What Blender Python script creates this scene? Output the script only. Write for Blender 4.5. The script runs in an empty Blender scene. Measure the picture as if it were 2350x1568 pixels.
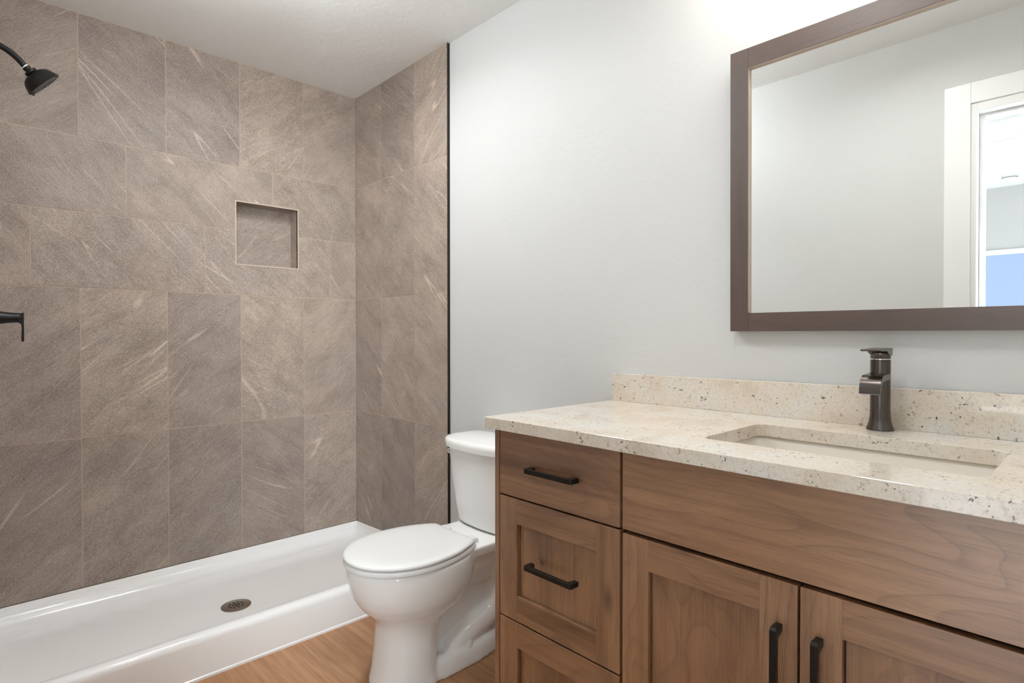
import bpy, bmesh, math, random
from mathutils import Vector, Matrix
random.seed(7)
S = bpy.context.scene
COL = S.collection

# ------------------------------------------------------------------ camera
cam_d = bpy.data.cameras.new('camera')
cam_d.sensor_width = 36.0
cam_d.lens = 36.0 * 1307.755 / 2350.0
cam_d.clip_start = 0.01
cam = bpy.data.objects.new('camera', cam_d)
COL.objects.link(cam)
_R = Vector((0.724447116, -0.689330331, -0.000265867))
_U = Vector((0.00901649, 0.00909016, 0.99991803))
_F = Vector((0.68927141, 0.72439013, -0.01280068))
M4 = Matrix((( _R.x, _U.x, -_F.x, -1.5531), (_R.y, _U.y, -_F.y, -2.8638), (_R.z, _U.z, -_F.z, 1.1445), (0, 0, 0, 1)))
cam.matrix_world = M4
S.camera = cam

# ------------------------------------------------------------------ view + world
S.view_settings.view_transform = 'Standard'
S.view_settings.look = 'None'
S.view_settings.exposure = 0.12
S.view_settings.gamma = 1.0
S.view_settings.use_curve_mapping = False
w = bpy.data.worlds.new('World'); S.world = w
w.use_nodes = True
nt = w.node_tree; nt.nodes.clear()
wo = nt.nodes.new('ShaderNodeOutputWorld'); bg = nt.nodes.new('ShaderNodeBackground')
tc = nt.nodes.new('ShaderNodeTexCoord'); sx = nt.nodes.new('ShaderNodeSeparateXYZ'); rp = nt.nodes.new('ShaderNodeValToRGB')
nt.links.new(tc.outputs['Generated'], sx.inputs[0]); nt.links.new(sx.outputs['Z'], rp.inputs[0])
rp.color_ramp.elements[0].position = 0.0; rp.color_ramp.elements[0].color = (0.30, 0.32, 0.33, 1)
rp.color_ramp.elements[1].position = 0.30; rp.color_ramp.elements[1].color = (0.42, 0.60, 1.0, 1)
e = rp.color_ramp.elements.new(0.004); e.color = (0.50, 0.68, 1.0, 1)
nt.links.new(rp.outputs[0], bg.inputs[0]); bg.inputs[1].default_value = 1.0
nt.links.new(bg.outputs[0], wo.inputs[0])

def lamp(name, kind, loc, energy, color=(1, 1, 1), size=0.1, rot=None, size_y=None):
    d = bpy.data.lights.new(name, kind); d.energy = energy; d.color = color
    if kind == 'AREA':
        d.size = size
        if size_y: d.shape = 'RECTANGLE'; d.size_y = size_y
    elif kind == 'POINT':
        d.shadow_soft_size = size
    o = bpy.data.objects.new(name, d); COL.objects.link(o); o.location = loc
    if rot: o.rotation_euler = rot
    return o

H = 2.435            # ceiling
XW = -1.567          # wall with the doorway
WT = 0.16             # thickness of that wall
YF = -3.34           # near end wall
YV = -2.508          # centre line of vanity, mirror, sink
# the sun, plus fill lamps added to even out the room
# (the opal globe on the ceiling and the three vanity bulbs are lit glass, built further down)
DOWN = ((-0.72, -0.92, 7.6), (-0.92, -2.28, 5.2))  # unseen ceiling lights added to brighten the shower and vanity ends
for _x, _y, _p in DOWN:
    lamp('ceiling_fill_light', 'AREA', (_x, _y, H - 0.012), _p, (0.96, 0.985, 1.0), 0.16).data.spread = math.radians(160)
lamp('bedroom_fill_light', 'POINT', (-3.10, -2.86, 2.02), 2.0, (0.98, 0.99, 1.0), 0.12)  # fill lamp added below the fan to brighten the bedroom
_s = lamp('sun_light', 'SUN', (-12, -3.5, 6), 33.0, (0.93, 0.97, 1.0), 0.1, (0, math.radians(-61), math.radians(10)))
_s.data.angle = math.radians(0.6)
_d = lamp('doorway_fill_light', 'AREA', (-2.55, -5.16, 1.30), 37.0, (0.84, 0.935, 1.0), 1.2, (math.radians(90), 0, math.radians(-22)), 1.6)  # added area light outside a made-up window, aimed at the doorway
_d.data.spread = math.radians(52)

# ------------------------------------------------------------------ materials
def mat(name):
    m = bpy.data.materials.new(name); m.use_nodes = True
    n = m.node_tree; n.nodes.clear()
    out = n.nodes.new('ShaderNodeOutputMaterial'); b = n.nodes.new('ShaderNodeBsdfPrincipled')
    n.links.new(b.outputs[0], out.inputs[0])
    return m, n, b
def N(n, t, **k):
    x = n.nodes.new(t)
    for a, v in k.items(): setattr(x, a, v)
    return x
def L(n, a, b): n.links.new(a, b)
def ramp(n, fac, stops, interp='LINEAR'):
    r = N(n, 'ShaderNodeValToRGB'); cr = r.color_ramp; cr.interpolation = interp
    while len(cr.elements) < len(stops): cr.elements.new(0.5)
    for el, (p, c) in zip(cr.elements, stops):
        el.position = p; el.color = (c[0], c[1], c[2], 1) if not isinstance(c, (int, float)) else (c, c, c, 1)
    L(n, fac, r.inputs[0]); return r.outputs[0]
def noise(n, vec, scale, detail=3, rough=0.5, dist=0.0):
    x = N(n, 'ShaderNodeTexNoise'); x.inputs['Scale'].default_value = scale; x.inputs['Detail'].default_value = detail
    x.inputs['Roughness'].default_value = rough; x.inputs['Distortion'].default_value = dist
    L(n, vec, x.inputs['Vector']); return x.outputs['Fac']
def mapping(n, vec, scale=(1, 1, 1), rot=(0, 0, 0), loc=(0, 0, 0)):
    x = N(n, 'ShaderNodeMapping'); x.inputs['Scale'].default_value = scale; x.inputs['Rotation'].default_value = rot
    x.inputs['Location'].default_value = loc; L(n, vec, x.inputs['Vector']); return x.outputs[0]
def dirmap(n, vec, ang, along, across, loc=(0, 0, 0)):
    """coordinates turned by ang (in the x-y plane), then squeezed: features run along ang"""
    return mapping(n, mapping(n, vec, (1, 1, 1), (0, 0, -ang), loc), (along, across, along))
def mix(n, fac, a, b, mode='MIX'):
    x = N(n, 'ShaderNodeMix', data_type='RGBA', blend_type=mode)
    for s, v in ((x.inputs[0], fac), (x.inputs[6], a), (x.inputs[7], b)):
        if hasattr(v, 'is_linked') or hasattr(v, 'links'): L(n, v, s)
        else: s.default_value = v if isinstance(v, (int, float)) else (v[0], v[1], v[2], 1)
    return x.outputs[2]
def math_(n, op, a, b=None):
    x = N(n, 'ShaderNodeMath', operation=op)
    for i, v in enumerate((a, b)):
        if v is None: continue
        if isinstance(v, (int, float)): x.inputs[i].default_value = v
        else: L(n, v, x.inputs[i])
    return x.outputs[0]
def bump(n, b, h, strength, dist=0.002):
    x = N(n, 'ShaderNodeBump'); x.inputs['Strength'].default_value = strength; x.inputs['Distance'].default_value = dist
    L(n, h, x.inputs['Height']); L(n, x.outputs[0], b.inputs['Normal'])
def gco(n):
    a = N(n, 'ShaderNodeAttribute', attribute_name='gco'); return a.outputs['Vector']
def obco(n):
    return N(n, 'ShaderNodeTexCoord').outputs['Object']
def simple(name, col, rough=0.4, metal=0.0, spec=0.5, coat=0.0):
    m, n, b = mat(name); b.inputs['Base Color'].default_value = (*col, 1); b.inputs['Roughness'].default_value = rough
    b.inputs['Metallic'].default_value = metal; b.inputs['Specular IOR Level'].default_value = spec
    b.inputs['Coat Weight'].default_value = coat
    v = noise(n, obco(n), 60, 2); L(n, math_(n, 'ADD', math_(n, 'MULTIPLY', v, 0.06), rough - 0.03), b.inputs['Roughness'])
    return m
def srgb(r, g, b):
    f = lambda c: (c / 255 / 12.92) if c / 255 <= 0.04045 else ((c / 255 + 0.055) / 1.055) ** 2.4
    return (f(r), f(g), f(b))

def drywall(name, col, bs, sc):
    m, n, b = mat(name); b.inputs['Base Color'].default_value = (*col, 1); b.inputs['Roughness'].default_value = 0.55
    b.inputs['Specular IOR Level'].default_value = 0.25
    co = obco(n)
    h = noise(n, mapping(n, co, (1, 1, 1)), sc, 4, 0.55, 0.4)
    bump(n, b, ramp(n, h, [(0.42, 0.0), (0.62, 1.0)]), bs, 0.0015)
    return m
M_wall = drywall('painted_drywall', srgb(209, 209, 207), 0.10, 70)
M_ceil = drywall('textured_ceiling', srgb(240, 240, 238), 0.35, 26)
M_trimw = simple('white_trim_paint', srgb(236, 236, 234), 0.35)

# slate tile
M_tile, n, b = mat('slate_tile')
g = gco(n); R_ = math.radians
cl = noise(n, g, 6.0, 4, 0.6, 0.3)
base = ramp(n, cl, [(0.30, srgb(148, 133, 123)), (0.5, srgb(164, 149, 138)), (0.72, srgb(178, 163, 152))])
hue = noise(n, mapping(n, g, (1, 1, 1), (0, 0, 0), (5, 3, 2)), 3.0, 2)
base = mix(n, ramp(n, hue, [(0.45, 0.0), (0.7, 0.55)]), base, srgb(150, 139, 134))
wide = noise(n, dirmap(n, g, R_(38), 3.0, 14), 1.0, 4, 0.6, 0.5)
base = mix(n, ramp(n, wide, [(0.50, 0.0), (0.72, 0.32)]), base, srgb(196, 180, 166))
base = mix(n, ramp(n, wide, [(0.29, 0.40), (0.47, 0.0)]), base, srgb(118, 104, 94))
sc_ = noise(n, dirmap(n, g, R_(42), 26, 150), 1.0, 4, 0.7, 0.6)
sg_ = noise(n, mapping(n, g, (1, 1, 1), (0, 0, 0), (9, 2, 5)), 7.0, 2)
base = mix(n, math_(n, 'MULTIPLY', ramp(n, sc_, [(0.53, 0.0), (0.70, 0.55)]), ramp(n, sg_, [(0.38, 0.25), (0.62, 1.0)])), base, srgb(204, 188, 174))
base = mix(n, ramp(n, sc_, [(0.30, 0.40), (0.46, 0.0)]), base, srgb(112, 98, 88))
sp = noise(n, g, 240, 3, 0.75)
base = mix(n, ramp(n, sp, [(0.53, 0.0), (0.66, 0.50)]), base, srgb(212, 197, 183))
base = mix(n, ramp(n, sp, [(0.35, 0.45), (0.48, 0.0)]), base, srgb(104, 91, 81))
def vein(angle, al, ac, seed, width, amt):
    v = noise(n, dirmap(n, g, angle, al, ac, (seed, seed * .7, 0)), 1.0, 1, 0.4, 0.0)
    r = math_(n, 'ABSOLUTE', math_(n, 'SUBTRACT', v, 0.5))
    line = ramp(n, r, [(0.0, 1.0), (width * .4, 0.8), (width, 0.0)])
    gate = noise(n, dirmap(n, g, angle, 2.2, 6, (seed + 4, 1, 0)), 1.0, 2)
    tex = ramp(n, sp, [(0.3, 0.3), (0.6, 1.0)])
    return math_(n, 'MULTIPLY', math_(n, 'MULTIPLY', math_(n, 'MULTIPLY', line, ramp(n, gate, [(0.585, 0.0), (0.66, 1.0)])), tex), amt)
for ang_, al_, ac_, sd_, wd_, am_ in ((44, 0.8, 11, 3.1, 0.011, 0.85), (55, 0.6, 9, 8.3, 0.009, 0.75), (33, 0.9, 14, 14.7, 0.013, 0.7)):
    base = mix(n, vein(R_(ang_), al_, ac_, sd_, wd_, am_), base, srgb(222, 207, 193))
dots = noise(n, mapping(n, g, (1, 1, 1), (0, 0, 0.4), (2, 8, 4)), 330, 2, 0.6)
base = mix(n, ramp(n, dots, [(0.64, 0.0), (0.70, 0.75)]), base, srgb(228, 215, 202))
sz = N(n, 'ShaderNodeSeparateXYZ'); L(n, g, sz.inputs[0])
wn = N(n, 'ShaderNodeTexWhiteNoise', noise_dimensions='1D'); L(n, math_(n, 'FLOOR', math_(n, 'MULTIPLY', sz.outputs['Z'], 50.0)), wn.inputs['W'])
base = mix(n, 1.0, base, ramp(n, wn.outputs['Value'], [(0.0, (0.80, 0.79, 0.79)), (0.5, (0.91, 0.90, 0.895)), (1.0, (1.01, 0.995, 0.975))]), 'MULTIPLY')
L(n, base, b.inputs['Base Color'])
b.inputs['Roughness'].default_value = 0.55; b.inputs['Specular IOR Level'].default_value = 0.35
bump(n, b, math_(n, 'ADD', sp, math_(n, 'MULTIPLY', sc_, 0.8)), 0.30, 0.0012)
M_grout = simple('grout', srgb(179, 161, 143), 0.8, 0, 0.2)
M_edge = simple('niche_edge_trim', srgb(190, 174, 158), 0.5, 0, 0.3)

def N_y(n, g):
    x = N(n, 'ShaderNodeSeparateXYZ'); L(n, g, x.inputs[0]); return x.outputs['Y']
def wood(name, dark, mid, light, rough, ring=1.0, spec=0.5, fig=1.0):
    m, n, b = mat(name)
    g = gco(n)                                  # grain runs along x of gco
    wv = noise(n, mapping(n, g, (1.3, 4.5, 4.5)), 1.0, 2, 0.45, 0.5)
    fld = math_(n, 'ADD', math_(n, 'MULTIPLY', wv, 1.6 * fig), math_(n, 'MULTIPLY', N_y(n, g), 1.2))
    ph = math_(n, 'FRACT', math_(n, 'MULTIPLY', fld, 11.0 * ring))
    rg = ramp(n, ph, [(0.0, 0.10), (0.40, 0.0), (0.82, 0.40), (0.95, 1.0), (1.0, 0.10)])
    fib = noise(n, mapping(n, g, (18, 460, 460)), 1.0, 3, 0.6, 0.2)
    med = noise(n, mapping(n, g, (1.8, 75, 75)), 1.0, 4, 0.6, 0.1)
    cl = noise(n, mapping(n, g, (1.6, 6, 6), (0, 0, 0), (3, 1, 7)), 1.0, 3, 0.5, 0.8)
    rgm = noise(n, mapping(n, g, (1.2, 3, 3), (0, 0, 0), (7, 4, 1)), 1.0, 2)
    c = ramp(n, math_(n, 'ADD', math_(n, 'MULTIPLY', cl, 0.62), math_(n, 'MULTIPLY', med, 0.38)), [(0.34, dark), (0.5, mid), (0.66, light)])
    dk = tuple(v * 0.5 for v in dark)
    c = mix(n, math_(n, 'MULTIPLY', rg, ramp(n, rgm, [(0.35, 0.08), (0.65, 0.46)])), c, dk)
    c = mix(n, ramp(n, fib, [(0.30, 0.50), (0.44, 0.0)]), c, dk)
    kn = N(n, 'ShaderNodeTexVoronoi', feature='F1'); kn.inputs['Scale'].default_value = 1.0; L(n, mapping(n, g, (2.2, 5.0, 5.0)), kn.inputs['Vector'])
    c = mix(n, ramp(n, kn.outputs['Distance'], [(0.015, 0.75 * fig), (0.085, 0.0)]), c, dk)
    L(n, c, b.inputs['Base Color'])
    b.inputs['Roughness'].default_value = rough; b.inputs['Specular IOR Level'].default_value = spec
    b.inputs['Coat Weight'].default_value = 0.8; b.inputs['Coat Roughness'].default_value = 0.36
    bump(n, b, fib, 0.06, 0.001)
    return m
M_wal = wood('walnut', srgb(114, 80, 55), srgb(148, 109, 78), srgb(170, 129, 94), 0.34, 1.0, 0.5, 1.0)
M_esp = wood('espresso_stained_wood', srgb(72, 54, 45), srgb(82, 63, 53), srgb(91, 71, 61), 0.42, 1.4, 0.5, 0.4)

# floor planks
M_floor, n, b = mat('oak_plank_floor')
co = obco(n)
br = N(n, 'ShaderNodeTexBrick'); br.offset = 0.37; br.squash = 1.0
br.inputs['Scale'].default_value = 1.0; br.inputs['Brick Width'].default_value = 1.22; br.inputs['Row Height'].default_value = 0.18
br.inputs['Mortar Size'].default_value = 0.0011; br.inputs['Mortar Smooth'].default_value = 0.1; br.inputs['Bias'].default_value = 0.0
br.inputs['Color1'].default_value = (0, 0, 0, 1); br.inputs['Color2'].default_value = (1, 1, 1, 1); br.inputs['Mortar'].default_value = (0.5, 0.5, 0.5, 1)
L(n, mapping(n, co, (1, 1, 1), (0, 0, math.radians(90)), (0.07, 0.31, 0)), br.inputs['Vector'])
off = N(n, 'ShaderNodeVectorMath', operation='MULTIPLY_ADD'); L(n, br.outputs['Color'], off.inputs[0]); off.inputs[1].default_value = (3.7, 9.1, 0)
L(n, co, off.inputs[2]); g = off.outputs[0]
cl = noise(n, mapping(n, g, (9, 1.6, 1)), 1.0, 3, 0.5, 0.6); fb = noise(n, mapping(n, g, (140, 5, 1)), 1.0, 4, 0.6, 0.4)
rg = N(n, 'ShaderNodeTexWave', wave_type='BANDS', bands_direction='X'); rg.inputs['Scale'].default_value = 9; rg.inputs['Distortion'].default_value = 7.0
rg.inputs['Detail'].default_value = 2; rg.inputs['Detail Scale'].default_value = 1.0
L(n, mapping(n, g, (1, 0.16, 1)), rg.inputs['Vector'])
c = ramp(n, cl, [(0.3, srgb(160, 117, 84)), (0.5, srgb(181, 137, 101)), (0.7, srgb(196, 153, 116))])
c = mix(n, math_(n, 'MULTIPLY', rg.outputs['Fac'], 0.22), c, srgb(138, 97, 66))
c = mix(n, ramp(n, fb, [(0.34, 0.40), (0.52, 0.0)]), c, srgb(132, 92, 62))
c = mix(n, math_(n, 'MULTIPLY', br.outputs['Fac'], 0.5), c, srgb(206, 172, 138))
L(n, c, b.inputs['Base Color']); b.inputs['Roughness'].default_value = 0.5; b.inputs['Specular IOR Level'].default_value = 0.3
bump(n, b, fb, 0.08, 0.001)

# granite
M_gran, n, b = mat('cream_granite')
co = obco(n)
cl = noise(n, co, 7, 4, 0.6, 0.5)
c = ramp(n, cl, [(0.30, srgb(210, 196, 177)), (0.50, srgb(222, 211, 196)), (0.68, srgb(222, 217, 209))])
fine = noise(n, co, 170, 3, 0.7, 0.5)
c = mix(n, ramp(n, fine, [(0.30, 0.55), (0.47, 0.0)]), c, srgb(178, 162, 142))
c = mix(n, ramp(n, fine, [(0.58, 0.0), (0.74, 0.5)]), c, srgb(236, 230, 220))
cl2 = noise(n, mapping(n, co, (1, 1, 1), (0.3, 0.2, 0.4), (4, 2, 9)), 13, 3, 0.6, 0.6)
gate = ramp(n, cl2, [(0.50, 0.0), (0.62, 1.0)])
gr = noise(n, mapping(n, co, (1, 1, 1), (0, 0, 0), (1, 7, 3)), 90, 3, 0.65, 0.5)
c = mix(n, math_(n, 'MULTIPLY', ramp(n, gr, [(0.57, 0.0), (0.67, 0.5)]), gate), c, srgb(140, 128, 116))
bk = noise(n, mapping(n, co, (1, 1, 1), (0.5, 0.3, 0.7), (11, 5, 2)), 95, 3, 0.7, 0.5)
c = mix(n, math_(n, 'MULTIPLY', ramp(n, bk, [(0.625, 0.0), (0.655, 0.95)]), ramp(n, cl2, [(0.42, 0.25), (0.56, 1.0)])), c, srgb(44, 40, 38))
rd = noise(n, mapping(n, co, (1, 1, 1), (0, 0, 0), (6, 6, 6)), 42, 2, 0.6, 0.8)
c = mix(n, ramp(n, rd, [(0.72, 0.0), (0.77, 0.6)]), c, srgb(136, 96, 62))
L(n, c, b.inputs['Base Color']); b.inputs['Roughness'].default_value = 0.05; b.inputs['Specular IOR Level'].default_value = 0.5

M_porc = simple('porcelain', srgb(246, 246, 244), 0.10, 0, 0.5)
M_seat = simple('seat_plastic', srgb(236, 236, 234), 0.25, 0, 0.4)
M_pan = simple('acrylic_pan', srgb(245, 244, 242), 0.14, 0, 0.5)
M_sink = simple('sink_ceramic', srgb(226, 218, 206), 0.12)
M_blk = simple('matte_black_metal', (0.010, 0.009, 0.009), 0.38, 0.4)
M_trimblk = simple('black_trim', (0.016, 0.014, 0.012), 0.45, 0.0, 0.3)
M_pull = simple('dark_bronze_pull', (0.020, 0.016, 0.013), 0.36, 0.6)
M_bronze = simple('oil_rubbed_bronze', (0.115, 0.098, 0.089), 0.23, 0.95)
M_chrome = simple('chrome', (0.8, 0.8, 0.8), 0.10, 1.0)
M_nickel = simple('brushed_nickel', (0.40, 0.34, 0.28), 0.32, 1.0)
M_dark = simple('shade_black', (0.006, 0.005, 0.005), 0.8)  # near-black colour stands in for shade inside gaps and openings
M_mirror = simple('mirror_silver', (0.93, 0.945, 0.935), 0.02, 1.0)
nn = M_mirror.node_tree
for lk in list(nn.links):
    if lk.to_socket.name == 'Roughness': nn.links.remove(lk)
[x for x in nn.nodes if x.type == 'BSDF_PRINCIPLED'][0].inputs['Roughness'].default_value = 0.0
M_glass, n, b = mat('clear_glass')
tr_ = N(n, 'ShaderNodeBsdfTransparent'); gl_ = N(n, 'ShaderNodeBsdfGlossy'); gl_.inputs['Roughness'].default_value = 0.0; fr_ = N(n, 'ShaderNodeFresnel'); mx_ = N(n, 'ShaderNodeMixShader')
fr_.inputs['IOR'].default_value = 1.35
L(n, fr_.outputs[0], mx_.inputs[0]); L(n, tr_.outputs[0], mx_.inputs[1]); L(n, gl_.outputs[0], mx_.inputs[2])
L(n, mx_.outputs[0], [x for x in n.nodes if x.type == 'OUTPUT_MATERIAL'][0].inputs[0])
def lit(name, strength, col=(1, 0.975, 0.94)):
    m, n, b = mat(name); b.inputs['Base Color'].default_value = (0.9, 0.9, 0.88, 1); b.inputs['Emission Color'].default_value = (*col, 1); b.inputs['Emission Strength'].default_value = strength; return m
M_globe = lit('lit_opal_globe', 35.0, (0.92, 0.965, 1.0))
M_bulb = lit('lit_bulb', 40.0, (1, 0.95, 0.89))
M_shade, n, b = mat('fill_lamp_glass'); b.inputs['Base Color'].default_value = (0.9, 0.9, 0.88, 1); b.inputs['Emission Color'].default_value = (1, 0.95, 0.88, 1); b.inputs['Emission Strength'].default_value = 3.0
M_carpet = simple('bedroom_floor_finish', srgb(210, 210, 210), 0.9, 0, 0.1)

# ------------------------------------------------------------------ mesh helpers
class MB:
    def __init__(s): s.v = []; s.f = []; s.g = []
    def add(s, vs, fs, gfn=None):
        k = len(s.v)
        s.v += [tuple(v) for v in vs]; s.f += [tuple(i + k for i in f) for f in fs]
        s.g += [tuple(gfn(Vector(v))) if gfn else tuple(v) for v in vs]
    def box(s, x0, x1, y0, y1, z0, z1, gfn=None):
        vs = [(x, y, z) for x in (x0, x1) for y in (y0, y1) for z in (z0, z1)]
        fs = [(0, 1, 3, 2), (4, 6, 7, 5), (0, 4, 5, 1), (2, 3, 7, 6), (0, 2, 6, 4), (1, 5, 7, 3)]
        s.add(vs, fs, gfn)
    def grid_rings(s, rings, cap0=True, cap1=True, gfn=None):
        k = len(rings[0]); vs = [p for r in rings for p in r]; fs = []
        for i in range(len(rings) - 1):
            for j in range(k):
                a = i * k + j; b_ = i * k + (j + 1) % k
                fs.append((a, b_, b_ + k, a + k))
        if cap0: fs.append(tuple(reversed(range(k))))
        if cap1: fs.append(tuple((len(rings) - 1) * k + j for j in range(k)))
        s.add(vs, fs, gfn)
    def lathe(s, prof, origin, axis=(0, 0, 1), seg=40, sxy=(1, 1)):
        ax = Vector(axis).normalized(); t = Vector((1, 0, 0)) if abs(ax.x) < 0.9 else Vector((0, 1, 0))
        u = (t - ax * t.dot(ax)).normalized(); v = ax.cross(u); o = Vector(origin)
        rings = [[tuple(o + ax * h + (u * math.cos(2 * math.pi * j / seg) * sxy[0] + v * math.sin(2 * math.pi * j / seg) * sxy[1]) * max(r, 1e-4)) for j in range(seg)] for r, h in prof]
        s.grid_rings(rings)
    def tube(s, pts, rad, seg=20):
        pts = [Vector(p) for p in pts]; rings = []
        rr = rad if isinstance(rad, (list, tuple)) else [rad] * len(pts)
        prev = None
        for i, p in enumerate(pts):
            d = (pts[min(i + 1, len(pts) - 1)] - pts[max(i - 1, 0)]).normalized()
            if prev is None:
                t = Vector((0, 1, 0)) if abs(d.y) < 0.9 else Vector((1, 0, 0))
                u = (t - d * t.dot(d)).normalized()
            else: u = (prev - d * prev.dot(d)).normalized()
            prev = u; v = d.cross(u)
            rings.append([tuple(p + (u * math.cos(2 * math.pi * j / seg) + v * math.sin(2 * math.pi * j / seg)) * rr[i]) for j in range(seg)])
        s.grid_rings(rings)
    def prism(s, poly, axis, a0, a1, gfn=None):
        """poly: 2-D outline; axis 'y' -> poly is (x,z); 'x' -> (y,z); 'z' -> (x,y)"""
        def pt(p, a):
            return {'y': (p[0], a, p[1]), 'x': (a, p[0], p[1]), 'z': (p[0], p[1], a)}[axis]
        s.grid_rings([[pt(p, a0) for p in poly], [pt(p, a1) for p in poly]], gfn=gfn)

def obj(name, mb, m, parent=None, smooth=None, bevel=0.0, seg=2, loc=None):
    me = bpy.data.meshes.new(name); me.from_pydata(mb.v, [], mb.f)
    at = me.attributes.new('gco', 'FLOAT_VECTOR', 'POINT')
    at.data.foreach_set('vector', [c for v in mb.g for c in v])
    bm = bmesh.new(); bm.from_mesh(me); bmesh.ops.recalc_face_normals(bm, faces=bm.faces); bm.to_mesh(me); bm.free()
    me.materials.append(m)
    if smooth:
        for p in me.polygons: p.use_smooth = True
        me.set_sharp_from_angle(angle=math.radians(smooth))
    o = bpy.data.objects.new(name, me); COL.objects.link(o)
    if parent: o.parent = parent; o.matrix_parent_inverse = Matrix.Identity(4); o.location = -Vector(parent_off(parent))
    if loc: o.location = loc
    if bevel:
        md = o.modifiers.new('bevel', 'BEVEL'); md.width = bevel; md.segments = seg; md.limit_method = 'ANGLE'; md.angle_limit = math.radians(40)
        md.harden_normals = False
    return o
def parent_off(p):
    off = Vector((0, 0, 0))
    while p is not None:
        off += p.location; p = p.parent
    return off
def thing(name, label, cat, loc=(0, 0, 0), group=None):
    o = bpy.data.objects.new(name, None); COL.objects.link(o); o.location = loc
    o.empty_display_size = 0.05
    return tag(o, label, cat, group)
def tag(o, label, cat, group=None):
    o['label'] = label; o['category'] = cat
    if group: o['group'] = group
    return o
def struct(o, label=None):
    o['kind'] = 'structure'
    if label: o['label'] = label
    return o
def lab(o, l): o['label'] = l; return o

# ------------------------------------------------------------------ the room shell
TX = -0.012          # tile face on the right wall
TY = -0.829          # where the tile ends
ZB = 0.1167          # bottom of the tile
mb = MB(); mb.box(0, 0.11, YF - 0.1, 0.13, -0.02, H + 0.1); wall_right = struct(obj('wall_right', mb, M_wall), 'off white painted wall behind toilet and vanity')
NX0, NX1, NZ0, NZ1, ND = -0.6325, -0.3380, 1.4800, 1.7745, 0.084
mb = MB(); y0, y1 = 0.010, 0.13
mb.box(XW - 0.12, NX0 - .012, y0, y1, -0.02, H + 0.1); mb.box(NX1 + .012, 0.0, y0, y1, -0.02, H + 0.1)
mb.box(NX0 - .012, NX1 + .012, y0, y1, -0.02, NZ0 - .012); mb.box(NX0 - .012, NX1 + .012, y0, y1, NZ1 + .012, H + 0.1)
mb.box(NX0 - .012, NX1 + .012, ND + .012, y1, NZ0 - .012, NZ1 + .012)
wall_back = struct(obj('wall_back', mb, M_grout), 'tiled back wall of the shower')
mb = MB(); mb.box(XW - 0.12, 0.0, YF - 0.1, YF, -0.02, H + 0.1); struct(obj('wall_front', mb, M_wall), 'plain wall at the far end of the vanity')
DY0, DY1, DZ = -3.232, -2.452, 2.068       # doorway
mb = MB()
mb.box(XW - WT, XW, DY1, 0.010, -0.02, H + 0.1); mb.box(XW - WT, XW, YF, DY0, -0.02, H + 0.1); mb.box(XW - WT, XW, DY0, DY1, DZ, H + 0.1)
wall_left = struct(obj('wall_left', mb, M_wall), 'off white wall with the doorway, seen in the mirror')
mb = MB(); mb.box(XW, 0.0, YF, 0.010, H, H + 0.1); struct(obj('ceiling', mb, M_ceil), 'white textured ceiling')
mb = MB(); mb.box(XW - WT, 0.0, YF, 0.010, -0.02, 0.0); struct(obj('floor', mb, M_floor), 'oak look plank floor')

# tiles
G = 0.0019           # half a grout joint
def tile_rects():
    cols = [TX] + [-0.3067 - 0.3075 * i for i in range(4)] + [XW + .012]
    z = [ZB, 0.7252, 1.3326, 1.6385, 1.9400, H - 0.001]
    out = []
    for a, b_ in ((0, 1), (1, 2), (4, 5)):
        for i in range(5): out.append((cols[i + 1], cols[i], z[a], z[b_], 'v'))
    for zz, js in (((z[3], z[4]), [TX, -0.4608, -1.0695, XW + .012]), ((z[2], z[3]), [TX, -0.1614, -0.7681, -1.3808, XW + .012])):
        for i in range(len(js) - 1): out.append((js[i + 1], js[i], zz[0], zz[1], 'h'))
    return out
def tile_gfn(kind, plane):
    ox, oy, oz = random.uniform(0, 40), random.uniform(0, 40), random.uniform(0, 60); fl, fz = random.choice(((1, 1), (-1, -1), (1, 1), (-1, -1), (-1, 1)))
    def fn(v):
        a, c = (v.x, v.z) if plane == 'y' else (v.y, v.z)
        return (fl * a + ox, fz * c + oy, oz) if kind == 'v' else (fl * c + ox, -fl * a + oy, oz)
    return fn
mb = MB()
for x0, x1, z0, z1, kind in tile_rects():
    fn = tile_gfn(kind, 'y'); x0 += G; x1 -= G; z0 += G; z1 -= G
    rects = [(x0, x1, z0, z1)]
    if x0 < NX1 and x1 > NX0 and z0 < NZ1 and z1 > NZ0:
        rects = []
        a0, a1, c0, c1 = max(x0, NX0), min(x1, NX1), max(z0, NZ0), min(z1, NZ1)
        if x0 < a0: rects.append((x0, a0, z0, z1))
        if a1 < x1: rects.append((a1, x1, z0, z1))
        if z0 < c0: rects.append((a0, a1, z0, c0))
        if c1 < z1: rects.append((a0, a1, c1, z1))
    for r in rects: mb.box(r[0], r[1], 0.0, 0.0099, r[2], r[3], fn)
lab(obj('tile_surround', mb, M_tile, wall_back), 'grey brown slate look tiles')
mb = MB()                                               # grout bed just behind the tile faces
for a in ((XW + .012, NX0, ZB, H), (NX1, TX, ZB, H), (NX0, NX1, ZB, NZ0), (NX0, NX1, NZ1, H)): mb.box(a[0], a[1], 0.0010, 0.0097, a[2], a[3])
obj('grout_joints', mb, M_grout, wall_back)
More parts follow.
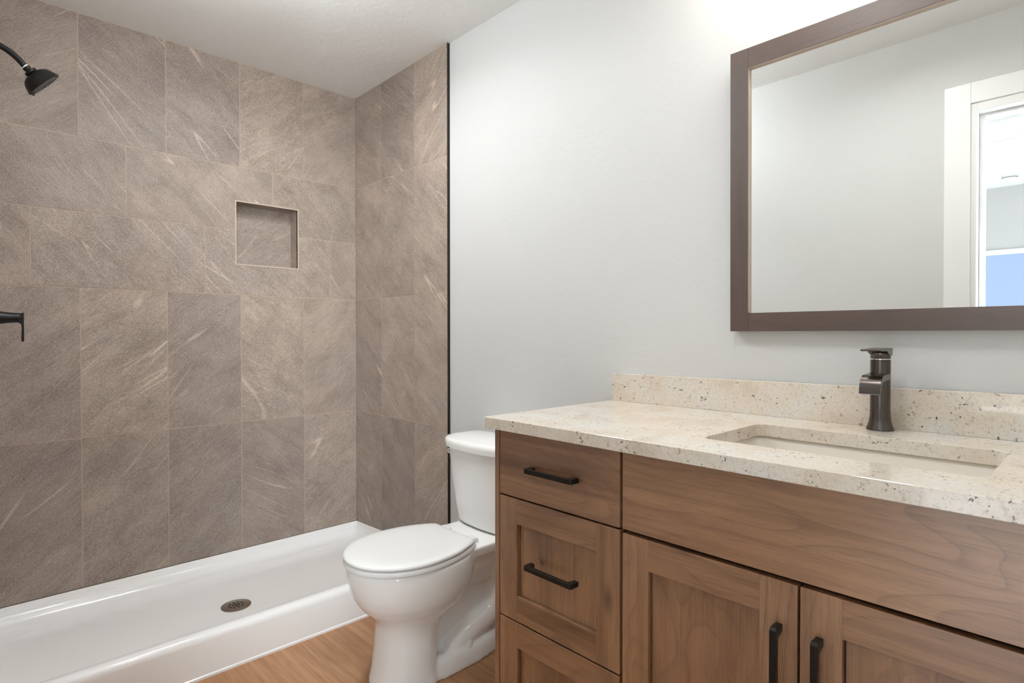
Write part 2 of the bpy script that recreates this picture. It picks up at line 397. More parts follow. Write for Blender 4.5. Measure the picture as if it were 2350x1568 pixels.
# niche
mb = MB(); e = 0.010
mb.box(NX0 - e, NX1 + e, ND, ND + .010, NZ0 - e, NZ1 + e, tile_gfn('v', 'y'))
def gsw(v): return (v.y + 3, v.z + 2, 1.0)
def gsh(v): return (v.x + 3, v.y + 2, 1.0)
mb.box(NX0 - e, NX0, 0.002, ND, NZ0 - e, NZ1 + e, gsw); mb.box(NX1, NX1 + e, 0.002, ND, NZ0 - e, NZ1 + e, gsw)
mb.box(NX0, NX1, 0.002, ND, NZ0 - e, NZ0, gsh); mb.box(NX0, NX1, 0.002, ND, NZ1, NZ1 + e, gsh)
lab(obj('niche', mb, M_tile, wall_back), 'square recessed shampoo niche')
mb = MB(); t = 0.006
mb.box(NX0 - t, NX0, -0.0015, 0.006, NZ0 - t, NZ1 + t); mb.box(NX1, NX1 + t, -0.0015, 0.006, NZ0 - t, NZ1 + t)
mb.box(NX0, NX1, -0.0015, 0.006, NZ0 - t, NZ0); mb.box(NX0, NX1, -0.0015, 0.006, NZ1, NZ1 + t)
obj('niche_trim', mb, M_edge, wall_back)
# tile return on the right wall and on the shower's left wall
def side_tiles(xf, xb, parent, sgn):
    mb = MB(); ys = [0.0, -0.2663, -0.5683, TY]; zs = [ZB, 0.7252, 1.3326, 1.9400, H - 0.001]
    for i in range(3):
        for j in range(4):
            mb.box(min(xf, xb), max(xf, xb), ys[i + 1] + (G if i < 2 else 0), ys[i] - G, zs[j] + G, zs[j + 1] - G, tile_gfn('v', 'x'))
    lab(obj('tile_surround', mb, M_tile, parent), 'grey brown slate look tiles')
    mb = MB(); d = 0.0010 * sgn
    mb.box(min(xf + d, xb), max(xf + d, xb), TY, 0.0, ZB, H); obj('grout_joints', mb, M_grout, parent)
side_tiles(TX, -0.0003, wall_right, 1)
side_tiles(XW + 0.012, XW + 0.0003, wall_left, -1)
mb = MB(); mb.box(-0.0135, -0.0001, TY - 0.0025, TY, 0.0, H - 0.002)
lab(obj('tile_edge_trim', mb, M_trimblk, wall_right), 'thin black metal edge strip')

# doorway casing + jambs
mb = MB(); cw, ct, rv = .0895, .011, .0025
mb.box(XW + .0001, XW + ct, DY1 + rv, DY1 + rv + cw, 0, DZ + cw + .015); mb.box(XW + .0001, XW + ct, DY0 - rv - cw, DY0 - rv, 0, DZ + cw + .015); mb.box(XW + .0001, XW + ct, DY0 - rv, DY1 + rv, DZ + .0185, DZ + cw + .015)
struct(obj('trim_1', mb, M_trimw, None, None, .0015), 'flat white door casing reflected in the mirror')
mb = MB(); j = 0.018; XJ = XW - WT
mb.box(XJ, XW + .004, DY1 - j, DY1 + .0030, 0, DZ + .0190); mb.box(XJ, XW + .004, DY0 - .0030, DY0 + j, 0, DZ + .0190); mb.box(XJ, XW + .004, DY0 + j, DY1 - j, DZ - j, DZ + .0190)
mb.box(XJ + .070, XJ + .106, DY1 - j - .020, DY1 - j, 0, DZ - j - .0115); mb.box(XJ + .070, XJ + .106, DY0 + j, DY0 + j + .020, 0, DZ - j - .0115); mb.box(XJ + .070, XJ + .106, DY0 + j, DY1 - j, DZ - j - .0115, DZ - j)
struct(obj('trim_2', mb, M_trimw, None, None, .0015), 'white door jamb reflected in the mirror')
# bedroom behind the camera (seen in the mirror)
BX, BY0, BY1 = -5.58, -5.0, -0.6
WY0, WY1, WZ0, WZ1 = -3.9, -1.5, 0.22, 1.815
mb = MB(); x0, x1 = BX - .12, BX
mb.box(x0, x1, WY1, BY1, 0, H); mb.box(x0, x1, BY0, WY0, 0, H); mb.box(x0, x1, WY0, WY1, 0, WZ0); mb.box(x0, x1, WY0, WY1, WZ1, H)
struct(obj('wall_far', mb, M_wall), 'bedroom wall with the window, seen in the mirror')
mb = MB(); mb.box(BX - .12, XW - WT, BY1, BY1 + .1, 0, H); struct(obj('wall_side_a', mb, M_wall))
mb = MB(); xa, xb_, za, zb_ = -3.2, -1.9, .45, 2.12  # made-up window opening that lets the doorway fill light in
mb.box(BX - .12, xa, BY0 - .1, BY0, 0, H); mb.box(xb_, XW - WT, BY0 - .1, BY0, 0, H); mb.box(xa, xb_, BY0 - .1, BY0, 0, za); mb.box(xa, xb_, BY0 - .1, BY0, zb_, H)
struct(obj('wall_side_b', mb, M_wall))
mb = MB(); mb.box(xa - .05, xb_ + .05, BY0, BY0 + .015, zb_, zb_ + .06); mb.box(xa - .05, xb_ + .05, BY0, BY0 + .03, za - .05, za); mb.box(xa - .06, xa, BY0, BY0 + .015, za, zb_); mb.box(xb_, xb_ + .06, BY0, BY0 + .015, za, zb_)
struct(obj('added_window', mb, M_trimw), 'white casing of an added, unseen bedroom window')
mb = MB(); mb.box(XW - WT, XW - .0, BY0, YF - .1, 0, H); struct(obj('wall_side_c', mb, M_wall))
mb = MB(); mb.box(BX - .12, XW - WT, BY0 - .1, BY1 + .1, H, H + .1); struct(obj('ceiling_bedroom', mb, M_ceil))
mb = MB(); mb.box(BX - .12, XW - WT, BY0 - .1, BY1 + .1, -0.02, 0); struct(obj('floor_bedroom', mb, M_carpet))
mb = MB(); f = 0.045
mb.box(x0 + .02, x1 + .012, WY0 - f, WY1 + f, WZ1 - .005, WZ1 + f * .7); mb.box(x0 + .02, x1 + .012, WY0 - f, WY1 + f, WZ0 - f * .7, WZ0 + .005)
mb.box(x0 + .02, x1 + .012, WY0 - f, WY0 + .005, WZ0, WZ1); mb.box(x0 + .02, x1 + .012, WY1 - .005, WY1 + f, WZ0, WZ1)
mb.box(x0 + .03, x0 + .07, WY0, WY1, 0.455, 0.505); mb.box(x0 + .03, x0 + .07, -2.72, -2.68, WZ0, WZ1)
win = struct(obj('window_1', mb, M_trimw), 'bedroom window with blue sky, seen in the mirror')
mb = MB(); mb.box(x0 + .048, x0 + .052, WY0, WY1, WZ0, WZ1); lab(obj('pane', mb, M_glass, win), 'window glass')

M_gnd, n, b = mat('ground_with_added_bright_bands')
sx2 = N(n, 'ShaderNodeSeparateXYZ'); L(n, obco(n), sx2.inputs[0]); X_ = sx2.outputs['X']
def band(x0, x1): return math_(n, 'MULTIPLY', math_(n, 'GREATER_THAN', X_, x0), math_(n, 'LESS_THAN', X_, x1))
gcol = mix(n, noise(n, obco(n), 9, 4), srgb(92, 88, 80), srgb(120, 116, 106))
L(n, mix(n, math_(n, 'ADD', band(-11.6, -10.3), band(-9.2, -7.2)), gcol, srgb(232, 232, 230)), b.inputs['Base Color']); b.inputs['Roughness'].default_value = 0.9  # bright bands added so the backsplash reflects a light stripe
mb = MB(); mb.box(-40, BX - .125, -25, 20, -.16, -.10); struct(obj('ground', mb, M_gnd), 'ground outside the bedroom window')
det = thing('smoke_detector', 'round white smoke detector on the bedroom ceiling, reflected in the mirror', 'smoke detector', (-5.055, -2.247, H))
mb = MB(); mb.lathe([(0.0, 0), (0.056, 0), (0.056, -.012), (0.051, -.030), (0.042, -.036), (0, -.036)], (-5.055, -2.247, H)); obj('base', mb, M_trimw, det, 40)
mb = MB(); mb.lathe([(0.034, -.026), (0.0545, -.026), (0.0545, -.018), (0.034, -.018)], (-5.055, -2.247, H)); obj('vent_ring', mb, simple('grey_vent', srgb(150, 150, 150), .5), det, 40)

fan = thing('ceiling_fan', 'white ceiling fan on the bedroom ceiling, one blade tip reflected in the mirror', 'ceiling fan', (-3.10, -2.86, H))
fo = Vector((-3.10, -2.86, H))
mb = MB(); mb.lathe([(0, 0), (.065, 0), (.060, -.05), (.015, -.055), (.015, -.10), (.10, -.105), (.11, -.15), (.08, -.19), (0, -.19)], fo); obj('motor', mb, M_trimw, fan, 40)
mb = MB(); mb.lathe([(0, -.19), (.085, -.19), (.09, -.21), (.06, -.25), (0, -.26)], fo); obj('fill_shade', mb, M_shade, fan, 50)  # glowing shade added to go with the bedroom fill lamp
for k in range(5):
    a = math.radians(72 * k + 33.0); mb = MB(); d = Vector((math.cos(a), math.sin(a), 0)); q = Vector((-d.y, d.x, 0)); c = fo + Vector((0, 0, -.135))
    pts = [(.10, .02), (.20, .055), (.56, .065), (.60, .05), (.60, -.05), (.56, -.065), (.20, -.055), (.10, -.02)]
    mb.grid_rings([[tuple(c + d * r + q * s_ + Vector((0, 0, .006 * sg + s_ * .12))) for r, s_ in pts] for sg in (-.5, .5)])
    obj('blade', mb, M_trimw, fan)

# ------------------------------------------------------------------ shower pan
def rrect(x0, x1, y0, y1, r, n=8):
    pts = []
    for cx_, cy_, a0 in ((x1 - r, y1 - r, 0), (x0 + r, y1 - r, 90), (x0 + r, y0 + r, 180), (x1 - r, y0 + r, 270)):
        for k in range(n + 1):
            a = math.radians(a0 + 90 * k / n); pts.append((cx_ + r * math.cos(a), cy_ + r * math.sin(a)))
    return pts
PX0, PX1 = XW + .0135, -0.0135
PYF = -0.800
pan = thing('shower_pan', 'glossy white acrylic shower pan with a raised front curb under the tiled walls', 'shower pan', (-0.78, -0.4, 0))
mb = MB(); rings = []
# (side inset, back inset, front inset, z, radius)
P = [(0.000, 0.000, 0.000, 0.000, .004), (0.000, 0.000, 0.000, .006, .004), (0.000, 0.000, 0.0025, .010, .004), (0.000, 0.000, 0.004, .120, .004), (0.0, 0.0, 0.008, .134, .004), (0.0, 0.0, 0.018, .1425, .004), (0.0, 0.0, 0.032, .1450, .004),
     (0.0, 0.0, 0.050, .1440, .004), (0.002, 0.002, 0.062, .140, .006), (.0025, .0025, .070, .1335, .008)]
# sides/back sit lower than the curb: separate z for back and front
def panring(si, bi, fi, zb, zf, r):
    pts = rrect(PX0 + si, PX1 - si, PYF + fi, -0.001 - bi, r)
    out = []
    for (px, py) in pts:
        t_ = min(1, max(0, (py - (PYF + 0.055)) / 0.03))      # 0 at curb, 1 beyond it
        t_ = t_ * t_ * (3 - 2 * t_)
        out.append((px, py, zf * (1 - t_) + zb * t_))
    return out
spec = [(0, 0, 0, 0, 0, .003), (0, 0, 0, .008, .008, .003), (0, 0, .004, .0105, .0105, .003), (0, 0, .006, .10, .118, .003), (0, 0, .009, .112, .132, .003), (0, 0, .018, .1145, .141, .003), (0, 0, .032, .1150, .1440, .003),
        (.0006, .0006, .050, .1150, .1432, .003), (.003, .003, .060, .1100, .139, .004), (.006, .006, .068, .1085, .132, .006), (.009, .009, .073, .1010, .124, .010), (.012, .012, .078, .0995, .116, .012), (.016, .016, .083, .0905, .106, .014),
        (.019, .019, .088, .0890, .098, .018), (.024, .024, .094, .0785, .088, .022), (.028, .027, .100, .0750, .080, .026), (.034, .033, .108, .0660, .068, .030), (.044, .042, .120, .0560, .057, .036), (.058, .055, .136, .0495, .050, .040), (.080, .075, .160, .0465, .0465, .045), (.11, .10, .18, .0455, .0455, .05), (.40, .20, .27, .0425, .0425, .08), (.70, .33, .34, .0385, .0385, .05)]
for s_ in spec: rings.append(panring(*s_))
DC = (-0.777, -0.418)
rings.append([(DC[0] + .05 * (p[0] - (PX0 + PX1) / 2) / .12, DC[1] + .05 * (p[1] - (-0.4)) / .12, .038) for p in rings[-1]])
mb.grid_rings(rings, cap0=True, cap1=True)
pan_b = obj('basin', mb, M_pan, pan, 35)
mb = MB(); dz = .0392
mb.lathe([(0, 0), (.056, 0), (.056, .0022), (.053, .0034), (0, .0036)], (DC[0], DC[1], dz), seg=48)
dr = obj('drain_cover', mb, M_nickel, pan, 40)
mb = MB()
for rr_, k_ in ((.012, 6), (.026, 10), (.0005, 1)):
    for q in range(k_):
        a = 2 * math.pi * q / k_ + rr_ * 40; mb.lathe([(0, 0), (.0042, 0), (.0042, .0004), (0, .0005)], (DC[0] + rr_ * math.cos(a), DC[1] + rr_ * math.sin(a), dz + .00345), seg=10)
lab(obj('drain_holes', mb, M_dark, dr), 'dark holes of the drain')

# ------------------------------------------------------------------ shower head + valve
sh = thing('showerhead', 'matte black shower head on a bent arm at the left edge of the shower', 'shower head', (XW + .012, -0.40, 2.07))
Y = -0.40
mb = MB()
def bez(p0, p1, p2, p3, k=16):
    out = []
    for i in range(k + 1):
        t_ = i / k; u_ = 1 - t_
        out.append(tuple(Vector(p0) * u_ ** 3 + Vector(p1) * 3 * u_ * u_ * t_ + Vector(p2) * 3 * u_ * t_ * t_ + Vector(p3) * t_ ** 3))
    return out
mb.tube(bez((XW + .012, Y, 2.075), (-1.49, Y, 2.083), (-1.452, Y, 2.072), (-1.4145, Y, 2.024)), 0.0095); arm = obj('arm', mb, M_blk, sh, 60)
mb = MB(); mb.lathe([(0, 0), (.032, 0), (.032, .003), (.022, .012), (.010, .014), (0, .014)], (XW + .012, Y, 2.075), (1, 0, 0)); obj('wall_flange', mb, M_blk, sh, 40)
hd = Vector((.735, .05, -.675)).normalized(); ho = Vector((-1.4150, Y, 2.0245))
mb = MB(); mb.lathe([(.0098, 0), (.0098, .004), (0, .004)], ho, hd, 24); lab(obj('thread_tape', mb, M_trimw, sh, 40), 'strip of white thread tape')
mb = MB(); mb.lathe([(.0100, .003), (.0120, .005), (.0120, .011), (.0095, .012), (.0095, .014), (.0185, .017), (.0190, .024), (.0150, .026), (.022, .027), (.033, .031), (.042, .0375), (.0475, .046), (.0485, .049), (.0560, .067), (.0550, .069), (.050, .067), (0, .066)], ho, hd, 48)
obj('head', mb, M_blk, sh, 35)
mb = MB(); mb.lathe([(0, .0655), (.0500, .0655), (.0505, .0680), (.0, .0680)], ho, hd, 40); fc = lab(obj('spray_face', mb, simple('grey_rubber', (.10, .09, .085), .6), sh, 40), 'grey spray face')
u_ = Vector((hd.z, 0, -hd.x)); v_ = Vector((0, 1, 0))
mb = MB()
for rr_, k_ in ((.045, 28), (.034, 22), (.023, 14), (.011, 7)):
    for q in range(k_):
        a = 2 * math.pi * q / k_; mb.lathe([(.0017, .067), (.0012, .0698), (0, .0698)], ho + (u_ * math.cos(a) + v_ * math.sin(a)) * rr_, hd, 8)
obj('nozzles', mb, M_blk, fc)
mb = MB(); tdir = (-u_ if u_.x > 0 else u_)
c0 = ho + hd * .066 + tdir * .048
mb.grid_rings([[tuple(c0 + v_ * s_ * 1.0 + q) for q in (tdir * .006, tdir * -.010, tdir * -.006 + hd * .009, hd * .012)] for s_ in (-.008, .008)])
obj('spray_lever', mb, M_blk, sh)

va = thing('shower_valve', 'matte black shower valve with thin hanging lever at the photo left edge', 'shower valve', (XW + .012, -0.40, 1.19))
mb = MB(); mb.lathe([(0, 0), (.085, 0), (.085, .004), (.080, .009), (0, .011)], (XW + .012, Y, 1.19), (1, 0, 0), 56); obj('escutcheon', mb, M_blk, va, 40)
mb = MB(); mb.lathe([(0, .008), (.032, .008), (.030, .03), (.0245, .052), (.0208, .073), (.0175, .092), (.0158, .112), (.0153, .130), (.0148, .1307), (0, .1307)], (XW + .012, Y, 1.1985), (1, 0, 0), 40); hb = obj('handle', mb, M_blk, va, 40)
mb = MB(); x1 = -1.4242
mb.prism([(x1 - .0045, 1.215), (x1, 1.215), (x1, 1.121), (x1 - .0062, 1.121), (x1 - .0052, 1.17), (x1 - .007, 1.179), (x1 - .016, 1.184), (x1 - .016, 1.2)], 'y', Y - .015, Y + .015); obj('lever', mb, M_blk, va, None, .001)

# ------------------------------------------------------------------ toilet
TC = -1.252
toilet = thing('toilet', 'white two piece toilet with closed lid between the shower and the vanity', 'toilet', (-0.36, TC, 0))
def sup(f0, f1, hw, z, n=56, e=2.3, ef=None, bow=0.0):
    """ring: f = distance from wall (f0 back, f1 front), hw half width"""
    out = []; fc_, fr = (f0 + f1) / 2, (f1 - f0) / 2
    for k in range(n):
        a = 2 * math.pi * k / n; c, s_ = math.cos(a), math.sin(a)
        ee = ef if (ef and c > 0) else e
        ff = math.copysign(abs(c) ** (2 / ee), c); ss = math.copysign(abs(s_) ** (2 / e), s_) if not (ef and c > 0) else math.copysign(abs(s_) ** (2 / ee), s_)
        f = fc_ + fr * ff
        if bow and c > 0: f += bow * (1 - ss * ss) * ff
        out.append((-f, TC - hw * ss, z))
    return out
mb = MB()
# bowl + pedestal
B = [(.40, .628, .116, 0.0, 2.2), (.40, .627, .115, .012, 2.2), (.41, .618, .108, .05, 2.2), (.41, .610, .104, .12, 2.2), (.40, .605, .102, .18, 2.2), (.39, .606, .103, .202, 2.2), (.36, .614, .110, .218, 2.1), (.31, .632, .124, .240, 2.1), (.29, .655, .142, .262, 2.1), (.275, .676, .158, .290, 2.1), (.265, .690, .167, .320, 2.1), (.26, .698, .173, .355, 2.1), (.26, .703, .175, .390, 2.1), (.26, .704, .174, .405, 2.1), (.265, .700, .170, .410, 2.1)]
mb.grid_rings([sup(a, b_, h_, z, e=e_) for a, b_, h_, z, e_ in B])
# deck under the tank
D_ = [(.10, .40, .055, .25, 2.6), (.06, .40, .075, .31, 2.8), (.035, .40, .105, .35, 3), (.03, .40, .130, .385, 3.4), (.03, .40, .138, .412, 3.6), (.034, .395, .135, .419, 3.6)]
mb.grid_rings([sup(a, b_, h_, z, e=e_) for a, b_, h_, z, e_ in D_])
# rear web + foot
mb.grid_rings([sup(.075, .50, h_, z, e=3) for h_, z in ((.030, .0), (.022, .10), (.018, .20), (.020, .30), (.05, .36))])
F_ = [(.105, .585, .104, 0.0, 2.5), (.105, .582, .103, .012, 2.5), (.110, .575, .098, .040, 2.5), (.115, .57, .090, .056, 2.5), (.13, .55, .075, .062, 2.5)]
mb.grid_rings([sup(a, b_, h_, z, e=e_) for a, b_, h_, z, e_ in F_])
# trapway
def tp(f, z, s_=0): return (-f, TC - s_, z)
for s_ in (-.036, 0, .036):
    mb.tube(bez(tp(.52, .22, s_), tp(.43, .15, s_), tp(.37, .29, s_), tp(.29, .335, s_), 12)[:-1] + bez(tp(.29, .335, s_), tp(.16, .385, s_), tp(.115, .28, s_), tp(.13, .19, s_), 12)[:-1] + bez(tp(.13, .19, s_), tp(.145, .09, s_), tp(.26, .11, s_), tp(.36, .045, s_), 10), 0.042)
bowl = obj('bowl', mb, M_porc, toilet)
md = bowl.modifiers.new('merge', 'REMESH'); md.mode = 'VOXEL'; md.voxel_size = 0.0055; md.use_smooth_shade = True
md = bowl.modifiers.new('soften', 'SMOOTH'); md.factor = 0.5; md.iterations = 10
for s_ in (-1, 1):
    mb = MB(); mb.lathe([(.0135, .050), (.0130, .066), (.0105, .074), (.0, .076)], (-.300, TC - s_ * .0765, 0), seg=24); obj('bolt_cap', mb, M_porc, toilet, 40)
# seat ring + lid
def egg(fb, ff, hw, z, n=72, hb=.118):
    """egg outline: straight back edge of half width hb at fb, rounded nose at ff"""
    out = []; fm = ff - hw * 1.12
    for k in range(n):
        a = 2 * math.pi * k / n; c, s_ = math.cos(a), math.sin(a)
        if c >= 0: f, y_ = fm + (ff - fm) * c, hw * s_
        else:
            r = 1 / max(abs(c), 1e-6)
            t_ = -c; f = fm - (fm - fb) * min(1, t_ * 1.25) ; y_ = hw * s_
            if t_ * 1.25 >= 1:
                s0 = math.sqrt(1 - .64); y_ = hb * (abs(s_) / s0) * (1 if s_ > 0 else -1)
            else:
                q = t_ * 1.25; y_ = (hw * (1 - q ** 2.2) + hb * q ** 2.2) * (1 if s_ > 0 else -1)
        out.append((-f, TC - y_, z))
    return out
mb = MB(); ins = lambda fb, ff, hw, z, d, hb: egg(fb + d, ff - d, hw - d, z, hb=hb - d)
sb, sf, shw = .297, .714, .178
mb.grid_rings([ins(sb, sf, shw, .4115, .006, .118), ins(sb, sf, shw, .414, .001, .118), ins(sb, sf, shw, .421, 0, .118), ins(sb, sf, shw, .4275, .003, .118), ins(sb, sf, shw, .429, .008, .118)]); seat = obj('seat', mb, M_seat, toilet, 50)
mb = MB(); lb, lf, lhw = .303, .715, .179
mb.grid_rings([ins(lb, lf, lhw, .4305, .006, .116), ins(lb, lf, lhw, .4325, .001, .116), ins(lb, lf, lhw, .438, 0, .116), ins(lb, lf, lhw, .4425, .003, .116), ins(lb, lf, lhw, .4455, .009, .116), ins(lb, lf, lhw, .4475, .03, .116), ins(lb, lf, lhw, .4485, .07, .116)]); obj('lid', mb, M_seat, toilet, 60)
for k in (-2, 0, 2):
    pass
for s_ in (-1, 1):
    mb = MB(); mb.box(-.303, -.272, TC + s_ * .076 - .022, TC + s_ * .076 + .022, .414, .435); obj('hinge', mb, M_seat, toilet, 30, .006, 3)
    mb = MB(); mb.box(-.690 + .01 * (s_ > 0), -.680 + .01 * (s_ > 0), TC + s_ * .045 - .010, TC + s_ * .045 + .010, .4275, .4315); obj('bumper', mb, M_seat, seat)
# tank
mb = MB()
Tn = [(.035, .178, .152, .424, .018), (.030, .186, .160, .436, .020), (.028, .192, .168, .50, .024), (.024, .200, .182, .60, .028), (.022, .204, .192, .70, .030), (.022, .205, .194, .715, .030)]
mb.grid_rings([sup(a, b_, h_, z, e=5, bow=bw, n=72) for a, b_, h_, z, bw in Tn]); tank = obj('tank', mb, M_porc, toilet, 50)
mb = MB()
Ln = [(.020, .212, .203, .7125, .034), (.016, .217, .208, .716, .036), (.014, .219, .210, .732, .036), (.015, .218, .209, .742, .036), (.020, .212, .203, .748, .036), (.035, .195, .185, .751, .034)]
mb.grid_rings([sup(a, b_, h_, z, e=4.2, bow=bw, n=72) for a, b_, h_, z, bw in Ln]); obj('tank_lid', mb, M_porc, toilet, 50)
mb = MB(); fy = TC + .188
mb.lathe([(0, -.008), (.0120, -.008), (.0120, .004), (.0095, .006), (.0095, .010), (.0105, .012), (.0095, .015), (0, .015)], (-.172, fy, .682), (0, 1, 0), 28)
lab(obj('flush_handle', mb, M_chrome, tank, 40), 'chrome flush handle')

# ------------------------------------------------------------------ vanity
VF = -0.553
van = thing('vanity', 'walnut vanity cabinet with shaker doors, drawers and dark bar pulls', 'vanity cabinet', (-0.28, YV, 0))
def grain(axis):
    """grain along 'y' or 'z' of the board"""
    o = [random.uniform(0, 30) for _ in range(3)]
    if axis == 'y': return lambda v: (v.y + o[0], v.z + o[1], v.x + o[2])
    return lambda v: (v.z + o[0], v.y + o[1], v.x + o[2])
VY0, VY1 = -1.7475, 2 * YV + 1.7475
ZC0 = 0.8995
mb = MB()
mb.box(-.530, -.004, VY1 + .017, VY0 - .017, .10, .700); mb.box(-.47, -.004, VY1 + .03, VY0 - .03, 0, .10); obj('carcass', mb, M_dark, van)
for y_ in (VY0, VY1 + .0165):
    mb = MB(); mb.box(VF, -.003, y_ - .0165, y_, 0.0, ZC0 - .0012, grain('z')); obj('end_panel', mb, M_wal, van, None, .0008)
mb = MB(); mb.box(-.530, -.515, VY1 + .017, VY0 - .017, .70, ZC0 - .012); lab(obj('face_frame', mb, M_dark, van), 'frame behind the drawer gaps, blackened for their shade')  # near-black sheet put behind the gaps for their shade
def pull(parent, yc, zc, vertical):
    mb = MB(); h_, t_, so = .0762, .0056, .0285
    X0, X1 = VF - so, VF - so + .0105
    def bx(a, c): mb.add(*bar(a, c))
    # one continuous square bar with chamfered returns to the front
    prof = [(VF, -h_ - .0), (VF, -h_ + .0125), (X1, -h_ + .0175), (X1, h_ - .0175), (VF, h_ - .0125), (VF, h_), (X0 + .004, h_ + .0005), (X0, h_ - .004), (X0, -h_ + .004), (X0 + .004, -h_ - .0005)]
    if vertical: rings = [[(x, yc + s_, zc + q) for x, q in prof] for s_ in (-t_, t_)]
    else: rings = [[(x, yc + q, zc + s_) for x, q in prof] for s_ in (-t_, t_)]
    mb.grid_rings(rings)
    return lab(obj('handle', mb, M_pull, parent, None, .0007), 'dark bronze bar pull')
TH = .019
def slab(name, y0, y1, z0, z1, parent):
    mb = MB(); mb.box(VF, VF + TH, y0, y1, z0, z1, grain('y')); return obj(name, mb, M_wal, parent, None, .0007)
def shaker(name, y0, y1, z0, z1, parent, fw=.0635):
    mb = MB()
    mb.box(VF, VF + TH, y0, y0 + fw, z0, z1, grain('z')); mb.box(VF, VF + TH, y1 - fw, y1, z0, z1, grain('z'))
    mb.box(VF, VF + TH, y0 + fw, y1 - fw, z1 - fw, z1, grain('y')); mb.box(VF, VF + TH, y0 + fw, y1 - fw, z0, z0 + fw, grain('y'))
    o = obj(name, mb, M_wal, parent, None, .0007)
    mb = MB(); mb.box(VF + .0178, VF + .0186, y0 + fw - .004, y1 - fw + .004, z0 + fw - .004, z1 - fw + .004); obj('panel_shade_strip', mb, M_dark, o)  # near-black sheet stands in for shade along the frame's inner edges
    mb = MB(); mb.box(VF + .0115, VF + .0175, y0 + fw + .0025, y1 - fw - .0025, z0 + fw + .001, z1 - fw - .001, grain('z')); obj('center_panel', mb, M_wal, o)
    return o
zt = ZC0 - .0052
for sg in (0, 1):
    f_ = (lambda a, c: (a, c)) if sg == 0 else (lambda a, c: (2 * YV - c, 2 * YV - a))
    y0, y1 = f_(-2.1460, -1.7670); ym = (y0 + y1) / 2
    d = slab('drawer', y0, y1, .7309, zt, van); pull(d, ym, .8115, False)
    d = shaker('drawer', y0, y1, .4153, .7261, van); pull(d, ym, .5745, False)
    d = shaker('drawer', y0, y1, .1050, .4106, van); pull(d, ym, .262, False)
d = slab('false_front', 2 * YV + 2.1526, -2.1526, .7312, zt, van)
d = shaker('door', -2.5060, -2.1530, .1050, .7225, van); pull(d, -2.4765, .5735, True)
d = shaker('door', 2 * YV + 2.1530, -2.5104, .1050, .7225, van); pull(d, -2.5410, .5735, True)

# countertop with undermount cutout
ZT = .9286
ctop = None
def slab_hole(x0, x1, y0, y1, z0, z1, hole):
    bm = bmesh.new()
    def loop(pts):
        vs = [bm.verts.new((p[0], p[1], z1)) for p in pts]
        return [bm.edges.new((vs[i], vs[(i + 1) % len(vs)])) for i in range(len(vs))]
    es = loop([(x0, y0), (x1, y0), (x1, y1), (x0, y1)]) + loop(hole)
    bmesh.ops.triangle_fill(bm, use_beauty=True, edges=es)
    top = list(bm.faces)
    r = bmesh.ops.extrude_face_region(bm, geom=top)
    for v in r['geom']:
        if isinstance(v, bmesh.types.BMVert): v.co.z = z0
    bmesh.ops.recalc_face_normals(bm, faces=bm.faces)
    bm.verts.index_update(); mb = MB(); mb.add([v.co for v in bm.verts], [tuple(v.index for v in f.verts) for f in bm.faces]); bm.free(); return mb
SX0, SX1, SY0, SY1 = -.452, -.174, -2.738, -2.278
hole = rrect(SX0, SX1, SY0, SY1, .022, 6)
ctop = obj('countertop', slab_hole(-.578, -.001, 2 * YV + 1.7345, -1.7345, ZC0, ZT, hole), M_gran, None, None, .0015, 3)
tag(ctop, 'polished cream granite countertop with black flecks on the walnut vanity', 'countertop')
mb = MB(); ya, yb = -1.7395, YF + .002
mb.add([(-.030, ya, ZT), (-.001, ya, ZT), (-.001, ya, 1.0165), (-.030, ya, 1.0165), (-.030, yb, ZT), (-.001, yb, ZT), (-.001, yb, 1.0265), (-.030, yb, 1.0265)],
       [(0, 1, 2, 3), (7, 6, 5, 4), (0, 4, 5, 1), (1, 5, 6, 2), (2, 6, 7, 3), (3, 7, 4, 0)])
bs = lab(obj('backsplash', mb, M_gran, ctop, None, .001), 'low granite backsplash strip')
# sink
sink = thing('undermount_sink', 'rectangular cream undermount sink below the faucet', 'sink', (-.313, YV, .76))
mb = MB()
hc = lambda d, z, r: [(p[0], p[1], z) for p in rrect(SX0 + d, SX1 - d, SY0 + d, SY1 - d, r, 6)]
mb.grid_rings([hc(-.022, ZC0 - .0125, .05), hc(-.022, ZC0 - .0005, .05), hc(-.008, ZC0 - .0005, .028), hc(-.004, ZC0 - .008, .030), hc(.008, .80, .04), hc(.03, .775, .055), hc(.06, .766, .06), hc(.12, .762, .018), hc(.12, .752, .018), hc(.05, .755, .07), hc(.015, .766, .06), hc(-.006, .80, .05), hc(-.010, ZC0 - .0125, .05)], False, False)
obj('bowl', mb, M_sink, sink, 40)
mb = MB(); mb.lathe([(0, 0), (.030, 0), (.030, .003), (.022, .005), (0, .004)], (-.313, YV, .7622), seg=32); obj('drain', mb, M_bronze, sink, 40)

